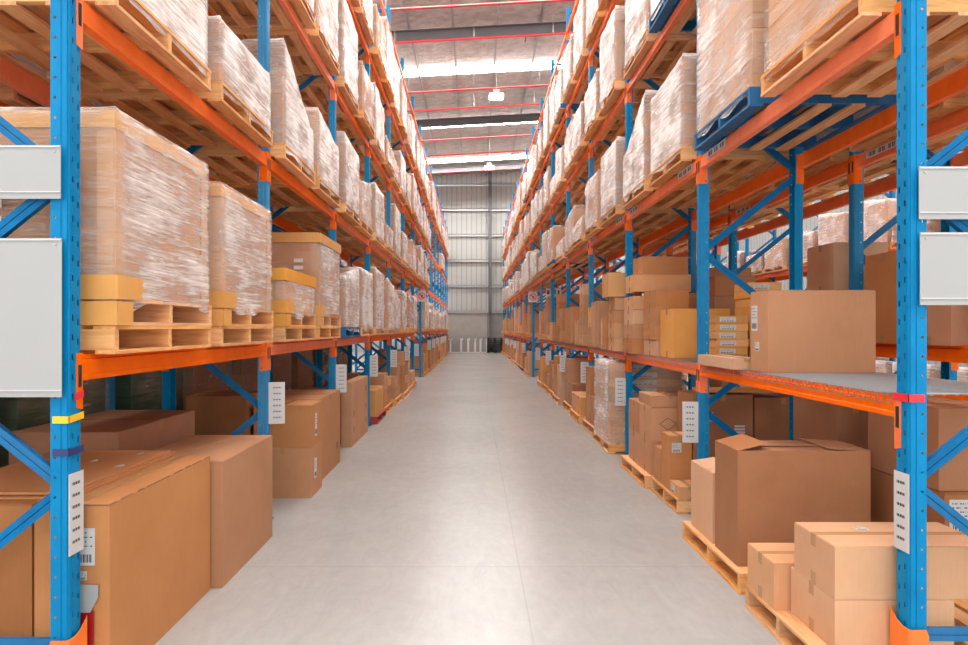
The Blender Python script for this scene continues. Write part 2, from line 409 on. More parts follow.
def post_pair(t, y, levels_to):
    ob('upright', UP, t, (0, y, 0)); 
    o = ob('upright', UP, t, (1.0, y+PWD, 0), math.pi)
    ob('footplate', FOOT, t, (0, y, 0)); ob('footplate', FOOT, t, (.92, y, 0))
    ob('brace', BR[0], t, (0, y, .29))
    z = .30; s_ = -1
    while z + .76 < levels_to:
        o = ob('brace', BR[1 if s_ > 0 else -1], t, (0, y, z+.02 if s_ > 0 else z+.74)); z += .765; s_ = -s_
    ob('brace', BR[0], t, (0, y, levels_to-.12))
def rack_bay(row, rowname, xf, sgn, y, k, l1, h1, end=False, skip=(), top=LEVELS):
    t = tag(empty('pallet_rack_bay', (xf, y, 0), 0), 'blue and orange steel rack bay, %s, %s from near end' % (rowname, ORD[k]), 'pallet rack', 'pallet rack bays')
    if sgn < 0: t.scale = (-1, 1, 1)
    post_pair(t, 0, TOP)
    if end: post_pair(t, 2.8, TOP)
    for i, z in enumerate(top):
        if i in skip: continue
        h = .13
        if i == 0: z = l1; h = h1
        for fr in (True, False):
            bm_ = ob('load_beam', BM[h], t, (0 if fr else 1.0, PWD if fr else PWD+BL, z), 0 if fr else math.pi)
            ob('beam_connector', CO[(h, True)], bm_); ob('beam_connector', CO[(h, False)], bm_)
    return t
XL, XR, YL0, YR0, B = -1.98, 2.20, 2.926, 3.03, 2.8
ROWS = {
 'LF': ('left-hand rack', XL, -1, YL0, 15), 'RF': ('right-hand rack', XR, 1, YR0, 15),
 'LB': ('rack behind the left-hand one', XL-1.5, -1, YL0, 8), 'RB': ('rack behind the right-hand one', XR+1.5, 1, YR0, 8)}
BAYS = {}
for r, (rn, xf, sg, y0, n) in ROWS.items():
    for k in range(n):
        fr = r == 'RF'
        BAYS[r, k] = rack_bay(r, rn, xf, sg, y0+B*k, k, 1.44 if fr else 1.65, .11 if fr else .13, k == n-1,
                 skip=(0,) if (k == 6 and r in ('LF', 'RF')) else ())
XRR = 9.0
for k in range(2, 9):
    BAYS['RR', k] = rack_bay('RR', 'rack across next aisle', XRR, 1, YR0+B*k, k, 1.65, .13, k == 8)

# beam number plates (white stickers) on right-hand second beam, and post cards
def bars(m, x, y0, y1, z0, z1, n, t, mi=1, axis='x'):
    w = (y1-y0)/(2*n)
    for i in range(n):
        ww = w*(1+.7*math.sin(i*2.3))
        a, b_ = y0+2*w*i, y0+2*w*i+ww
        if axis == 'x': m.box(x, x+t, a, b_, z0, z1, mi)
        else: m.box(a, b_, x, x+t, z0, z1, mi)
m = MB(); m.box(-.0065, -.004, 0, .42, -.03, .035)
bars(m, -.0075, .03, .12, -.02, .022, 5, .0012); bars(m, -.0075, .16, .25, -.02, .022, 5, .0012); bars(m, -.0075, .29, .39, -.02, .022, 6, .0012)
PLATE = m.mesh('number_plate', [PAPER, BROWNBAND])
for k in range(0, 6):
    bt = BAYS['RF', k]
    for fr, yy in ((2, 2.2), (2, .2)) if k else ((2, 2.2),):
        lb = ob('number_plate', PLATE, bt, (-.003, yy, 3.47)); lb['label'] = 'white number sticker on the orange beam'
for k in range(0, 4):
    lb = ob('number_plate', PLATE, BAYS['RB', k], (-.003, 2.2, 3.47)); lb['label'] = 'white number sticker on the orange beam'

def card_mesh(h=.40, w=.15):
    m = MB(); m.box(0, .003, 0, w, -h/2, h/2)
    for i in range(6):
        z = h/2 - .05 - i*(h-.09)/5.4
        bars(m, -.0012, w*.28, w*.82, z-.009, z+.005, 9, .001)
    return m
cm = card_mesh(); CARDM = cm.mesh('location_card', [PAPER, INK])
def post_card(r, k, z, lab, near=False):
    rn, xf, sg, y0, n = ROWS[r]
    y = y0+B*k
    if near:
        # flat on the aisle face
        o = ob('location_card', CARDM, None, (xf-sg*.008, y+.0, z), 0 if sg > 0 else math.pi); o.scale = (1, .72, 1)
        if sg < 0: o.location.y = y+.105
        else: o.location.y = y-.005
    else:          # swings out from the post into the aisle, facing the near end
        o = ob('location_card', CARDM, None, (xf-sg*.012, y+.02, z), 0)
        # card local y -> towards the aisle, local -x normal -> towards -Y
        o.rotation_euler[2] = math.radians(90-8)*1 if sg > 0 else -math.radians(90-8)
        if sg < 0:
            o.rotation_euler[2] = -math.radians(78)
            o.scale = (-1, 1, 1)
    tag(o, lab, 'card', 'location cards on the rack posts'); return o
post_card('LF', 0, .935, 'white barcode card on the nearest left-hand blue post', True)
post_card('RF', 0, .91, 'white barcode card on the nearest right-hand blue post', True)
for r, side in (('LF', 'left'), ('RF', 'right')):
    for k in range(1, 14):
        if k in (7,): continue
        z = 1.13 if (r == 'LF') else (.93 if k < 3 else 1.0)
        post_card(r, k, z, 'white barcode card on the %s-hand rack, %s post from the near end' % (side, ORD[k]))

# wrap tapes on the near posts
def band(t, z, h, mt, x0=-.009, sides=True, y0=-.006, y1=.106, name='tape_band', lab=None, tilt=0):
    m = MB(); m.poly([(x0, y0, z), (x0, y1, z+tilt), (x0, y1, z+tilt+h), (x0, y0, z+h)], (.003, 0, 0))
    if sides: m.box(x0, .072, y0, y0+.003, z, z+h)
    o = ob(name, m.mesh('band', mt), t); o['label'] = lab; return o
bt = BAYS['LF', 0]
band(bt, 1.49, .035, REDT, sides=False, y0=.04, lab='red tape band', tilt=.012)
band(bt, 1.385, .035, YELT, lab='yellow tape band', tilt=.01)
band(bt, 1.225, .035, NAVT, lab='navy blue tape band')
band(BAYS['RF', 0], 1.475, .04, REDT, lab='red tape band')

# post guards
for sg, xf, y0, side in ((-1, XL, YL0, 'left'), (1, XR, YR0, 'right')):
    m = MB(); n = 10; R = .085
    ths = [math.pi*(.5 + i/n) for i in range(n+1)]     # half ring open to the back
    outer = []
    pth = [(.085,-.02),(.07,-.022),(.0,-.022),(-.012,-.012),(-.016,.02),(-.018,.06),(-.02,.105),(-.012,.118)]
    for i in range(len(pth)-1):
        (xa, ya), (xb, yb) = pth[i], pth[i+1]
        hz = lambda x_, y_: .30 if x_ > .08 else (.335 if y_ < .03 else (.35 if y_ < .08 else .39)); za = hz(xa, ya); zb = hz(xb, yb)
        m.poly([(xa,ya,0),(xb,yb,0),(xb,yb,zb),(xa,ya,za)], (.006*(1 if xa < .08 else 1), .002, 0))
    m.box(-.04,.09,-.03,.13,0,.006)
    o = ob('post_guard', m.mesh('post_guard', ORANGE_G, 0), None, (xf-sg*.006, y0, 0)); o.scale = (sg, 1, 1)
    tag(o, 'orange steel guard around the foot of the nearest %s-hand post' % side, 'post guard', 'post guards')

# blank white boards on the near frame ends
def board(x0, x1, y, z0, z1, lab):
    cx = (x0+x1)/2; t = tag(empty('blank_board', (cx, y, z0)), lab, 'board', 'blank white boards'); h = z1-z0; w = (x1-x0)/2
    m = MB(); m.box(-w, w, -.004, 0, 0, h); ob('panel', m.mesh('panel', WHITE, .001), t)
    m = MB(); m.box(-w, w, -.009, -.005, .03, .036); m.box(-w+.002, w-.002, -.009, -.005, h-.012, h-.004)
    ob('edge_strip', m.mesh('edge', PAPER), t)
    for sx_ in (-w+.03, w-.03):
        m = MB(); m.tube((sx_, -.008, h-.03), (sx_, 0, h-.03), .006); ob('rivet', m.mesh('rivet', STEEL), t)
board(-2.75, -1.995, YL0-.02, 1.515, 2.285, 'large blank white board on the left rack end, the lower one')
board(-2.75, -2.0, YL0-.02, 2.475, 2.735, 'small blank white board on the left rack end, above the larger')
board(2.235, 2.98, YR0-.02, 1.965, 2.33, 'blank white board on the right rack end, the lower and taller')
board(2.23, 2.98, YR0-.02, 2.395, 2.66, 'blank white board on the right rack end, the upper one')

# aisle signs at the cross passage
def sign(x, y, z, w, h, kind, lab, sg):
    t = tag(empty('aisle_sign', (x, y, z)), lab, 'sign')
    m = MB(); m.box(-w/2, w/2, -.004, 0, -h/2, h/2); ob('sign_panel', m.mesh('panel', PAPER), t)
    m = MB()
    if kind == 'no':
        n = 24; r0, r1 = w*.30, w*.40
        for i in range(n):
            a, b_ = 2*math.pi*i/n, 2*math.pi*(i+1)/n
            m.poly([(r0*math.cos(a),-.006,r0*math.sin(a)),(r1*math.cos(a),-.006,r1*math.sin(a)),(r1*math.cos(b_),-.006,r1*math.sin(b_)),(r0*math.cos(b_),-.006,r0*math.sin(b_))], (0,.002,0))
        m.bar((-r0*.72,-.006,r0*.72),(r0*.72,-.006,-r0*.72), .004, .04, up=(0,0,1))
        ob('prohibition_mark', m.mesh('mark', REDT), t)
        m = MB(); m.box(-.03,.03,-.0055,-.004,-.06,.05); m.box(-.05,.05,-.0055,-.004,-.0,.03); ob('pictogram', m.mesh('pic', INK), t)
    else:
        m.box(-w*.13, w*.17, -.006, -.004, -.02, h*.38); ob('printed_panel', m.mesh('print', VIOLET), t)
        m = MB(); m.box(-w*.42,-w*.28,-.006,-.004,-.02,h*.3); m.box(w*.28,w*.40,-.006,-.004,-.02,h*.3); bars(m,-.006,-w*.4,w*.4,-h*.36,-h*.24,12,.002,0,'y'); ob('pictogram', m.mesh('pic', INK), t)
sign(XR+.02, YR0+7*B-.03, 3.02, .34, .40, 'no', 'white sign with red prohibition ring on right passage post', 1)
sign(XR+.42, YR0+6*B-.05, 2.98, .50, .36, 'info', 'white sign with violet panel beside the right passage', 1)
sign(XL+.02, YL0+7*B-.03, 3.05, .32, .42, 'no', 'white sign with red prohibition ring on left passage post', -1)

# ------------------------------------------------------------------ cartons
def label_mesh(w, h, rows=4, barcode=True):     # in x-z plane facing -y
    m = MB(); m.box(0, w, -.0015, 0, 0, h)
    for i in range(rows):
        z = h*.9 - i*h*.12; bars(m, -.002, w*.08, w*(.9 if i % 2 else .6), z-h*.035, z, 7, .0006, 1, 'y')
    if barcode: bars(m, -.002, w*.1, w*.9, h*.08, h*.3, 14, .0006, 1, 'y')
    return m.mesh('label', [PAPER, INK])
def carton(name, lab, x0, x1, y0, y1, z0, z1, mt=None, tape='y', labels=(), group=None, seam=True, flaps=None, cat='box', rz=0, tapeside=None, detail=True):
    """x0..z1 world box. labels: list of (face, u, v, w, h)"""
    mt = mt or CARD
    cx, cy = (x0+x1)/2, (y0+y1)/2; w, d, h = abs(x1-x0), abs(y1-y0), z1-z0
    x0, x1, y0, y1 = -w/2, w/2, -d/2, d/2
    m = MB()
    if detail:
        if flaps:
            t_ = .006
            m.box(x0, x1, y0, y0+t_, 0, h); m.box(x0, x1, y1-t_, y1, 0, h); m.box(x0, x0+t_, y0+t_, y1-t_, 0, h); m.box(x1-t_, x1, y0+t_, y1-t_, 0, h); m.box(x0+t_, x1-t_, y0+t_, y1-t_, 0, .01)
        else:
            m.box(x0, x1, y0, y1, 0, h-.005)
            g = .002
            if tape == 'y':      # seam running along y
                m.box(x0+.002, -g, y0+.002, y1-.002, h-.004, h); m.box(g, x1-.002, y0+.002, y1-.002, h-.004, h)
            else:
                m.box(x0+.002, x1-.002, y0+.002, -g, h-.004, h); m.box(x0+.002, x1-.002, g, y1-.002, h-.004, h)
        me = m.mesh('carton', mt, .0018)
    else:
        m.box(x0, x1, y0, y1, 0, h); me = m.mesh('carton', mt)
    t = tag(ob(name, me, None, (cx, cy, z0), rz), lab, cat, group)
    if detail and not flaps and seam:
        m = MB(); tw = .024; dn = min(.07, h*.3)
        if tape == 'y':
            m.box(-tw, tw, y0-.0006, y1+.0006, h, h+.0008); m.box(-tw, tw, y0-.001, y0-.0001, h-dn, h+.0008); m.box(-tw, tw, y1+.0001, y1+.001, h-dn, h+.0008)
        else:
            m.box(x0-.0006, x1+.0006, -tw, tw, h, h+.0008); m.box(x0-.001, x0-.0001, -tw, tw, h-dn, h+.0008); m.box(x1+.0001, x1+.001, -tw, tw, h-dn, h+.0008)
            m.box(x0-.001, x0-.0001, -tw, tw, 0, dn)
        ob('packing_tape', m.mesh('tape', TAPE), t)
    if flaps:
        for (edge, ang, ln) in flaps:
            m = MB(); a = math.radians(ang); c, s = math.cos(a)*ln, math.sin(a)*ln
            if edge == 'x-': m.poly([(x0, y0, h), (x0+c, y0, h+s), (x0+c, y1, h+s), (x0, y1, h)], (.001, 0, .004))
            if edge == 'x+': m.poly([(x1, y0, h), (x1-c, y0, h+s), (x1-c, y1, h+s), (x1, y1, h)], (-.001, 0, .004))
            if edge == 'y-': m.poly([(x0, y0, h), (x1, y0, h), (x1, y0+c, h+s), (x0, y0+c, h+s)], (0, .001, .004))
            if edge == 'y+': m.poly([(x0, y1, h), (x1, y1, h), (x1, y1-c, h+s), (x0, y1-c, h+s)], (0, -.001, .004))
            f = ob('flap', m.mesh('flap', mt), t)
    for (face, u, v, lw, lh) in labels:
        me = label_mesh(lw, lh)
        if face == 'y-': lo = ob('shipping_label', me, t, (x0+u, y0-.0005, v))
        elif face == 'x-': lo = ob('shipping_label', me, t, (x0-.0005, y1-u, v), -math.pi/2)
        elif face == 'x+': lo = ob('shipping_label', me, t, (x1+.0005, y0+u, v), math.pi/2)
        elif face == 'top':
            lo = ob('shipping_label', me, t, (x0+u, y0+v, h+.001)); lo.rotation_euler[0] = -math.pi/2
        lo['label'] = 'white shipping label'
    return t

# --- left floor, near bays
A = carton('large_carton', 'large brown carton at the lower left with torn top edge, behind the nearest post', -2.25, -1.865, 3.07, 4.24, 0, .945, CARD, 'y', labels=[('y-', .205, .635, .105, .19), ('y-', .22, .56, .05, .045)])
carton('large_carton', 'large brown carton left of the torn-edged one, partly behind the blue brace', -2.97, -2.262, 3.07, 4.2, 0, .945, CARD_D, 'y')
m = MB(); m.box(-2.97, -2.13, 3.16, 4.3, .947, .957); m.box(-2.97, -2.14, 3.2, 4.3, .958, .967); m.box(-2.95, -2.16, 3.18, 4.27, .968, .98)
o = tag(ob('flattened_carton', m.mesh('flat', CARD)), 'flattened brown carton lying on the two nearest left-hand cartons', 'cardboard')
for (fx, fy, s_) in ((-2.25, 3.75, .05), (-2.32, 4.12, .04), (-2.5, 3.9, .04)):
    m = MB(); m.poly([(fx, fy, .981), (fx+s_, fy+.02, .983), (fx+s_*.8, fy+s_, .987), (fx+.1*s_, fy+s_*.9, .982)], (0,0,.001)); q = ob('torn_film', m.mesh('scrap', PAPER), o)
carton('large_carton', 'large plain brown carton between the torn-edged one and the second left post', -2.50, -1.79, 4.27, 5.33, 0, .90, CARD, 'y', seam=False)
for (fx, fy) in ((-2.1, 4.4), (-1.95, 4.5)):
    pass
carton('long_carton', 'long brown carton in the first left bay, behind the large ones', -3.35, -2.56, 4.32, 5.5, 0, 1.10, CARD_D, 'x')
carton('carton', 'lower brown carton of the pair past the second left post', -2.4, -1.77, 6.53, 7.0, 0, .545, CARD, 'y', labels=[('x+', .12, .18, .1, .22)])
carton('carton', 'upper brown carton of the pair past the second left post', -2.4, -1.77, 6.53, 7.0, .546, 1.01, CARD, 'y', labels=[('x+', .15, .1, .08, .25)])
E = carton('large_carton', 'big flat-topped brown carton beyond the stacked pair at left', -2.95, -1.85, 7.12, 8.3, 0, 1.0, CARD, 'x')
def slots_child(t, pts, sx_):
    m = MB()
    for (x, y, z) in pts: m.box(x, x+.002, y, y+.035, z, z+.09)
    ob('hand_slot', m.mesh('slots', INK), t)
slots_child(E, [(.5505, -.45, .22), (.5505, -.45, .5), (.5505, .38, .22)], 1)
carton('carton', 'brown carton behind the stacked pair, reaching the rear of the left rack', -3.1, -2.45, 6.45, 7.05, 0, 1.12, CARD_D, 'x')
Hh = carton('flat_carton', 'thin upright brown carton at aisle edge between third and fourth left posts', -2.06, -1.90, 9.3, 10.75, 0, 1.0, CARD, 'y', seam=False)
slots_child(Hh, [(.0805, -.55, .2), (.0805, -.55, .45), (.0805, .5, .2), (.0805, .5, .45), (.0805, .5, .75)], 1)
carton('carton', 'brown carton behind the thin upright one, third left bay', -2.9, -2.1, 9.5, 10.6, 0, .8, CARD_D)
m = MB(); r_ = random.Random(3); yy = -.58
while yy < .56:
    l_ = r_.uniform(.03, .16); m.box(.188+r_.uniform(-.003,.001), .1935, yy, min(yy+l_, .58), .9435-r_.uniform(0,.004), .946); yy += l_ + r_.uniform(.0, .06)
m.box(-.19, .19, -.586, -.583, .9425, .946)
ob('torn_edge', m.mesh('torn', DARKIN), A)['label'] = 'dark torn cardboard edge'
# red sleeve hanging on the near carton
t = tag(empty('document_sleeve', (-1.995, 3.064, .235)), 'red sleeve with a white sheet hung on the nearest left carton', 'sleeve')
m = MB(); m.box(-.06, .055, -.006, 0, .0, .17); ob('red_sleeve', m.mesh('sleeve', REDSL, .001), t)
m = MB(); m.poly([(-.08,-.008,.165),(.04,-.008,.165),(.078,-.008,.24),(.08,-.008,.305),(-.08,-.008,.31)], (0,.003,0)); ob('white_sheet', m.mesh('sheet', WHITE), t)

# --- right floor, near bays
pallet(1.80, 3.15, 0, 1, 'pale wooden pallet on the floor at lower right, nearest the camera', w=.83)
carton('carton', 'low brown carton at the lower right under the taped one', 1.90, 2.53, 3.16, 3.60, .148, .42, CARD_L, 'x', tapeside=1)
carton('carton', 'brown carton with raised taped flap on top of the lower right pile', 1.90, 2.75, 3.16, 3.56, .421, .70, CARD_L, 'x', labels=[('top', .28, .25, .07, .05)])
carton('carton', 'small brown carton at aisle edge of the nearest right pallet', 1.81, 2.32, 3.62, 3.97, .148, .43, CARD_L, 'x')
pallet(1.84, 4.16, 0, 1, 'pale wooden pallet under the tall open-flapped carton at right')
Nb = carton('large_carton', 'tall brown carton with half-open top flaps on the second right pallet', 1.88, 2.83, 4.28, 4.68, .148, .97, CARD_D, flaps=[('x-', 14, .22), ('x+', 3, .3), ('y-', 1, .12), ('y+', 1.5, .25)])
m = MB(); m.box(-.2, .46, -.19, .19, .81, .816); ob('inner_flap', m.mesh('inner', CARD), Nb)
Ob = carton('carton', 'upright brown carton with gaping top beside the tall open-flapped one', 1.88, 2.36, 4.73, 5.2, .148, .70, CARD_L, flaps=[('x-', 8, .2), ('x+', 5, .23), ('y-', 3, .15)])
pallet(2.02, 5.96, 0, 1, 'pale wooden pallet past the second right post, carrying small cartons', w=.90)
carton('carton_tray', 'shallow cardboard tray at the edge of the pallet past second right post', 2.04, 2.27, 5.97, 6.25, .148, .27, CARD_L, flaps=[], labels=[('x-', .05, .02, .1, .08)])
carton('carton', 'tall narrow brown carton with label behind the second right post card', 2.05, 2.28, 6.28, 6.56, .148, .72, CARD, labels=[('y-', .02, .4, .1, .1)])
carton('carton', 'short brown carton behind the tall narrow one past second right post', 2.05, 2.28, 6.58, 6.84, .148, .52, CARD)
def striped(t, w, z):
    m = MB()
    for i in range(6): m.box(w, w+.11, -.003, -.0005, z+i*.032, z+i*.032+.02)
    o = ob('stripe_label', m.mesh('stripes', STRIPEW), t, (0, -t.data.vertices[0].co.y if 0 else 0, 0)); return o
q = carton('large_carton', 'big dark carton with white stripes behind the second right post', 2.30, 2.93, 6.3, 6.78, .148, 1.15, CARD_D, labels=[('y-', .07, .72, .14, .1)])
s_ = striped(q, 0.12, .5); s_.location.y = -.24
q = carton('large_carton', 'big dark carton with stripes, right neighbour of the other striped one', 2.95, 3.55, 6.3, 6.78, .148, 1.12, CARD_D)
s_ = striped(q, 0.1, .62); s_.location.y = -.24
m = MB(); m.box(2.4, 3.4, 6.32, 6.6, 1.17, 1.2); tag(ob('wood_plank', m.mesh('plank', WOODX)), 'wooden plank lying on the two striped dark cartons', 'plank')
pallet(1.97, 6.92, 0, 1, 'pale wooden pallet under the double-stacked brown cartons, right second bay')
n_ = 0
for iz, (za, zb) in enumerate(((.148, .54), (.541, .93))):
    for iy in range(2):
        for ix in range(2):
            xx, yy = 2.04+ix*.41, 6.93+iy*.49
            c = carton('carton', '%s-layer brown carton, %s %s of the block in right second bay' % (('lower','upper')[iz], ('near','far')[iy], ('aisle side','inner side')[ix]), xx, xx+.405, yy, yy+.485, za, zb, CARD, 'x', group='block of cartons in the right second bay')
            if iz == 1 and iy == 0 and ix == 0:
                m = MB()
                for a, b_ in (((-.1,.2),(0,.27)),((0,.27),(.1,.2)),((.1,.2),(0,.13)),((0,.13),(-.1,.2))):
                    m.bar((a[0],-.2435,a[1]),(b_[0],-.2435,b_[1]),.006,.001,up=(0,1,0))
                ob('printed_diamond', m.mesh('dia', INK), c)
carton('carton_tray', 'open cardboard tray on top of the double-stacked carton block', 2.06, 2.5, 6.95, 7.5, .935, 1.06, CARD, flaps=[])
# behind, seen through the near right bay
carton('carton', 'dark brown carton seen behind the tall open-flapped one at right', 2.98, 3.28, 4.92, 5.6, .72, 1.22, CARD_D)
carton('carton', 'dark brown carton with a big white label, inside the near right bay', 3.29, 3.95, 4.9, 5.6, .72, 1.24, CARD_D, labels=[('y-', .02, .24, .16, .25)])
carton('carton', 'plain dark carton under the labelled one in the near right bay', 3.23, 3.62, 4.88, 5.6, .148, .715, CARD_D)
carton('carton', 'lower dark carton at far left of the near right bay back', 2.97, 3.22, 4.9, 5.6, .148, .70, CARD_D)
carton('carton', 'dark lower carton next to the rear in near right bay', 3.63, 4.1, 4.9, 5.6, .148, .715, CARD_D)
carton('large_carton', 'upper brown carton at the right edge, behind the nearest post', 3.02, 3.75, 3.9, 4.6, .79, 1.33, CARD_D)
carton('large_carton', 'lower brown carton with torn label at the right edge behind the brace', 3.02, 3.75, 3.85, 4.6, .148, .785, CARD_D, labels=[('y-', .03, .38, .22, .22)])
pallet(2.97, 4.78, 0, 1, 'pale wooden pallet at back of the near right bay, far one', group='pallets')
pallet(2.98, 3.62, 0, 1, 'pale wooden pallet at back of the near right bay, near one', group='pallets')

# --- right shelf one: wire decks and cartons
def deck_mesh():
    m = MB()
    n = 27*2
    for i in range(n+1):
        y = .03 + i*(BL-.06)/n
        m.box(-.012, .97, y-.0022, y+.0022, 0, .005); m.box(-.014, -.009, y-.0022, y+.0022, -.05, .005)
    for j in range(15): 
        x = j*.066; m.box(x, x+.005, .01, BL-.01, -.005, 0)
    m.box(-.014, -.009, .01, BL-.01, -.05, -.045)
    return m.mesh('wire_deck', STEEL)
DECK = deck_mesh()
for k in range(6):
    tag(ob('wire_deck', DECK, None, (XR, YR0+B*k+PWD, 1.44+.055+.006)), 'grey wire mesh deck on the first shelf, right-hand rack, %s bay' % ORD[k], 'wire deck', 'wire mesh decks')
ZD = 1.508
T = carton('large_carton', 'large brown carton standing alone on the near right wire deck', 2.24, 3.06, 4.57, 4.86, ZD, 2.14, CARD, 'x', seam=False, labels=[('x-', .02, .32, .1, .2), ('x-', .08, .16, .07, .07)])
carton('carton', 'small brown carton behind the large one on the near right deck', 3.0, 3.2, 4.95, 5.15, ZD, 1.62, CARD)
carton('carton_tray', 'low open cardboard tray at the edge of the near right deck', 2.13, 2.36, 4.93, 5.70, ZD, 1.60, CARD_L, flaps=[])
def flat_stack(x0, x1, y0, y1, z, n, h, who):
    for i in range(n):
        j = rnd.uniform(-.008, .008)
        carton('flat_carton', 'thin yellow carton with white end label, %s from bottom of %s' % (ORD[i], who), x0+j, x1+j, y0, y1, z+i*h, z+(i+1)*h-.001, CARD_Y, 'x', labels=[('y-', .04, .012, (x1-x0)*.5, h*.6)], group='thin yellow cartons', seam=False)
flat_stack(2.40, 2.72, 5.95, 6.25, ZD, 6, .078, 'the short stack')
flat_stack(2.76, 3.08, 6.0, 6.35, ZD, 10, .08, 'the tall stack')
carton('large_carton', 'large yellow-brown carton on right shelf just behind the second post', 2.25, 2.88, 6.75, 7.25, ZD, 2.07, CARD_Y, 'x')
def stack(x0, x1, y0, y1, z, hs, who, mts=(CARD,), group=None, detail=True, jit=.012, tape='x', name='carton'):
    for i, h in enumerate(hs):
        j, l = rnd.uniform(-jit, jit), rnd.uniform(-jit, jit)
        pos = 'only carton' if len(hs) == 1 else ('bottom carton' if i == 0 else ('top carton' if i == len(hs)-1 else '%s carton up' % ORD[i]))
        carton(name, '%s of %s' % (pos, who), x0+j, x1+j, y0+l, y1+l, z, z+h-.001, rnd.choice(mts), tape, group=group, detail=detail, seam=detail); z += h
G1 = 'cartons on the right first shelf'
stack(2.22, 2.62, 7.32, 7.85, ZD, (.2,.2,.19,.22), 'the brown stack left of the yellow-brown carton, right shelf', (CARD, CARD_L), G1)
stack(2.12, 2.50, 8.0, 8.5, ZD, (.2,.19,.2,.18), 'the aisle-edge stack before the third right post', (CARD, CARD_L), G1)
stack(2.52, 2.95, 8.0, 8.5, ZD, (.2,.2,.2,.21), 'the inner stack before the third right post', (CARD,), G1)
carton('carton', 'wide brown carton lying across the two stacks before third right post', 2.14, 2.9, 8.02, 8.48, ZD+.83, ZD+1.06, CARD_L, 'x', group=G1)
carton('carton', 'topmost brown carton above the wide one, before third right post', 2.24, 2.86, 8.03, 8.45, ZD+1.062, ZD+1.3, CARD, 'x', group=G1)
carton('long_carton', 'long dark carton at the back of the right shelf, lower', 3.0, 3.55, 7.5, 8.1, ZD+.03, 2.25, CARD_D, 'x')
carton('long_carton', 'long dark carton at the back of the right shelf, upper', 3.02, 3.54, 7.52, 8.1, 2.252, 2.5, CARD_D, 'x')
stack(2.06, 2.42, 8.82, 9.2, ZD, (.2,.21,.2,.19), 'the stack under the yellow open carton, right shelf', (CARD, CARD_L), G1)
carton('carton', 'yellow carton with open lid high on the stack past third right post', 1.97, 2.46, 8.80, 9.22, ZD+.802, ZD+1.15, CARD_Y, flaps=[('x-', 4, .2), ('x+', 6, .2), ('y-', 5, .15)], group=G1)

stack(2.5, 2.9, 8.85, 9.35, ZD, (.36, .36), 'the inner pair behind the yellow open carton, right shelf', (CARD, CARD_D), G1)
carton('carton', 'upright brown carton beyond the yellow open one, right shelf', 2.08, 2.55, 9.42, 9.72, ZD, ZD+.52, CARD, 'x', group=G1)
carton('carton', 'slim upright light carton beyond the yellow open one, right shelf', 2.1, 2.5, 9.75, 9.93, ZD, ZD+.50, CARD_L, 'x', group=G1)
carton('carton', 'tall dark carton at the back of the third right bay shelf', 2.62, 3.1, 9.45, 9.95, ZD, ZD+.7, CARD_D, 'x', group=G1)
# ------------------------------------------------------------------ wrapped loads
def wrap_mesh(w, d, hc, seed, bottom=-.06, mt=FILM, amp=.014, close=True):
    """film shell round a block w (y) by d (x); hc = heights at the corners (00,10,11,01)"""
    P = []; n = 15; rr = .03
    for (xa, ya, xb, yb) in ((0,0,d,0),(d,0,d,w),(d,w,0,w),(0,w,0,0)):
        for i in range(n): P.append((xa+(xb-xa)*i/n, ya+(yb-ya)*i/n))
    K = len(P); V = []; F = []
    def hh(x, y):
        u, v = max(0, min(1, x/d)), max(0, min(1, y/w))
        u = u*u*(3-2*u); v = v*v*(3-2*v)
        return (hc[0]*(1-u)+hc[1]*u)*(1-v) + (hc[3]*(1-u)+hc[2]*u)*v
    R = 16
    off = Vector((seed*3.7, seed*1.3, seed*7.1))
    for r in range(R+1):
        for (x, y) in P:
            top = hh(x, y); f = r/R
            zb = bottom + .05*noise.noise(Vector((x*4, y*4, seed*5.)))
            z = zb + (top-zb)*f
            dx_, dy_ = x-d/2, y-w/2; l = math.hypot(dx_, dy_)
            nn = noise.noise(Vector((x*3, y*3, z*9+x*2))+off)*amp + noise.noise(Vector((x*9, y*9, z*22))+off)*amp*.35
            o = .012 + nn - (.03 if r == R else .008 if r == R-1 else 0)
            corner = (min(x, d-x) < .001 and min(y, w-y) < .001)
            k2 = .25 if corner else 1
            V.append((x + dx_/(d/2)*o*k2 if abs(abs(dx_)-d/2) < .01 else x, y + dy_/(w/2)*o*k2 if abs(abs(dy_)-w/2) < .01 else y, z))
    for r in range(R):
        for i in range(K):
            j = (i+1) % K; F.append((r*K+i, r*K+j, (r+1)*K+j, (r+1)*K+i))
    if close:
        prev = R*K
        for q in (.85, .5, .15):
            st = len(V)
            for (x, y) in P:
                xx, yy = d/2+(x-d/2)*q, w/2+(y-w/2)*q
                V.append((xx, yy, hh(xx, yy)+.012+noise.noise(Vector((xx*5, yy*5, 1))+off)*.02))
            for i in range(K):
                j = (i+1) % K; F.append((prev+i, prev+j, st+j, st+i))
            prev = st
        F.append(tuple(range(prev, prev+K)))
    me = bpy.data.meshes.new('stretch_wrap'); me.from_pydata(V, [], F); me.materials.append(mt)
    me.polygons.foreach_set('use_smooth', [True]*len(F)); me.update(); return me
def core_boxes(w, d, hc, r, ny, nx, lh):
    out = []
    for iy in range(ny):
        for ix in range(nx):
            u, v = (ix+.5)/nx, (iy+.5)/ny
            H = min((hc[0]*(1-a)+hc[1]*a)*(1-c)+(hc[3]*(1-a)+hc[2]*a)*c for a in (ix/nx,(ix+1)/nx) for c in (iy/ny,(iy+1)/ny))-.02
            nz = max(1, round(H/lh)); 
            for iz in range(nz):
                g = .003; j = r.uniform(0, .008)
                out.append((ix*d/nx+g+j*0, (ix+1)*d/nx-g, iy*w/ny+g, (iy+1)*w/ny-g, iz*H/nz+.001, (iz+1)*H/nz-.001))
    return out
LW = 1.10
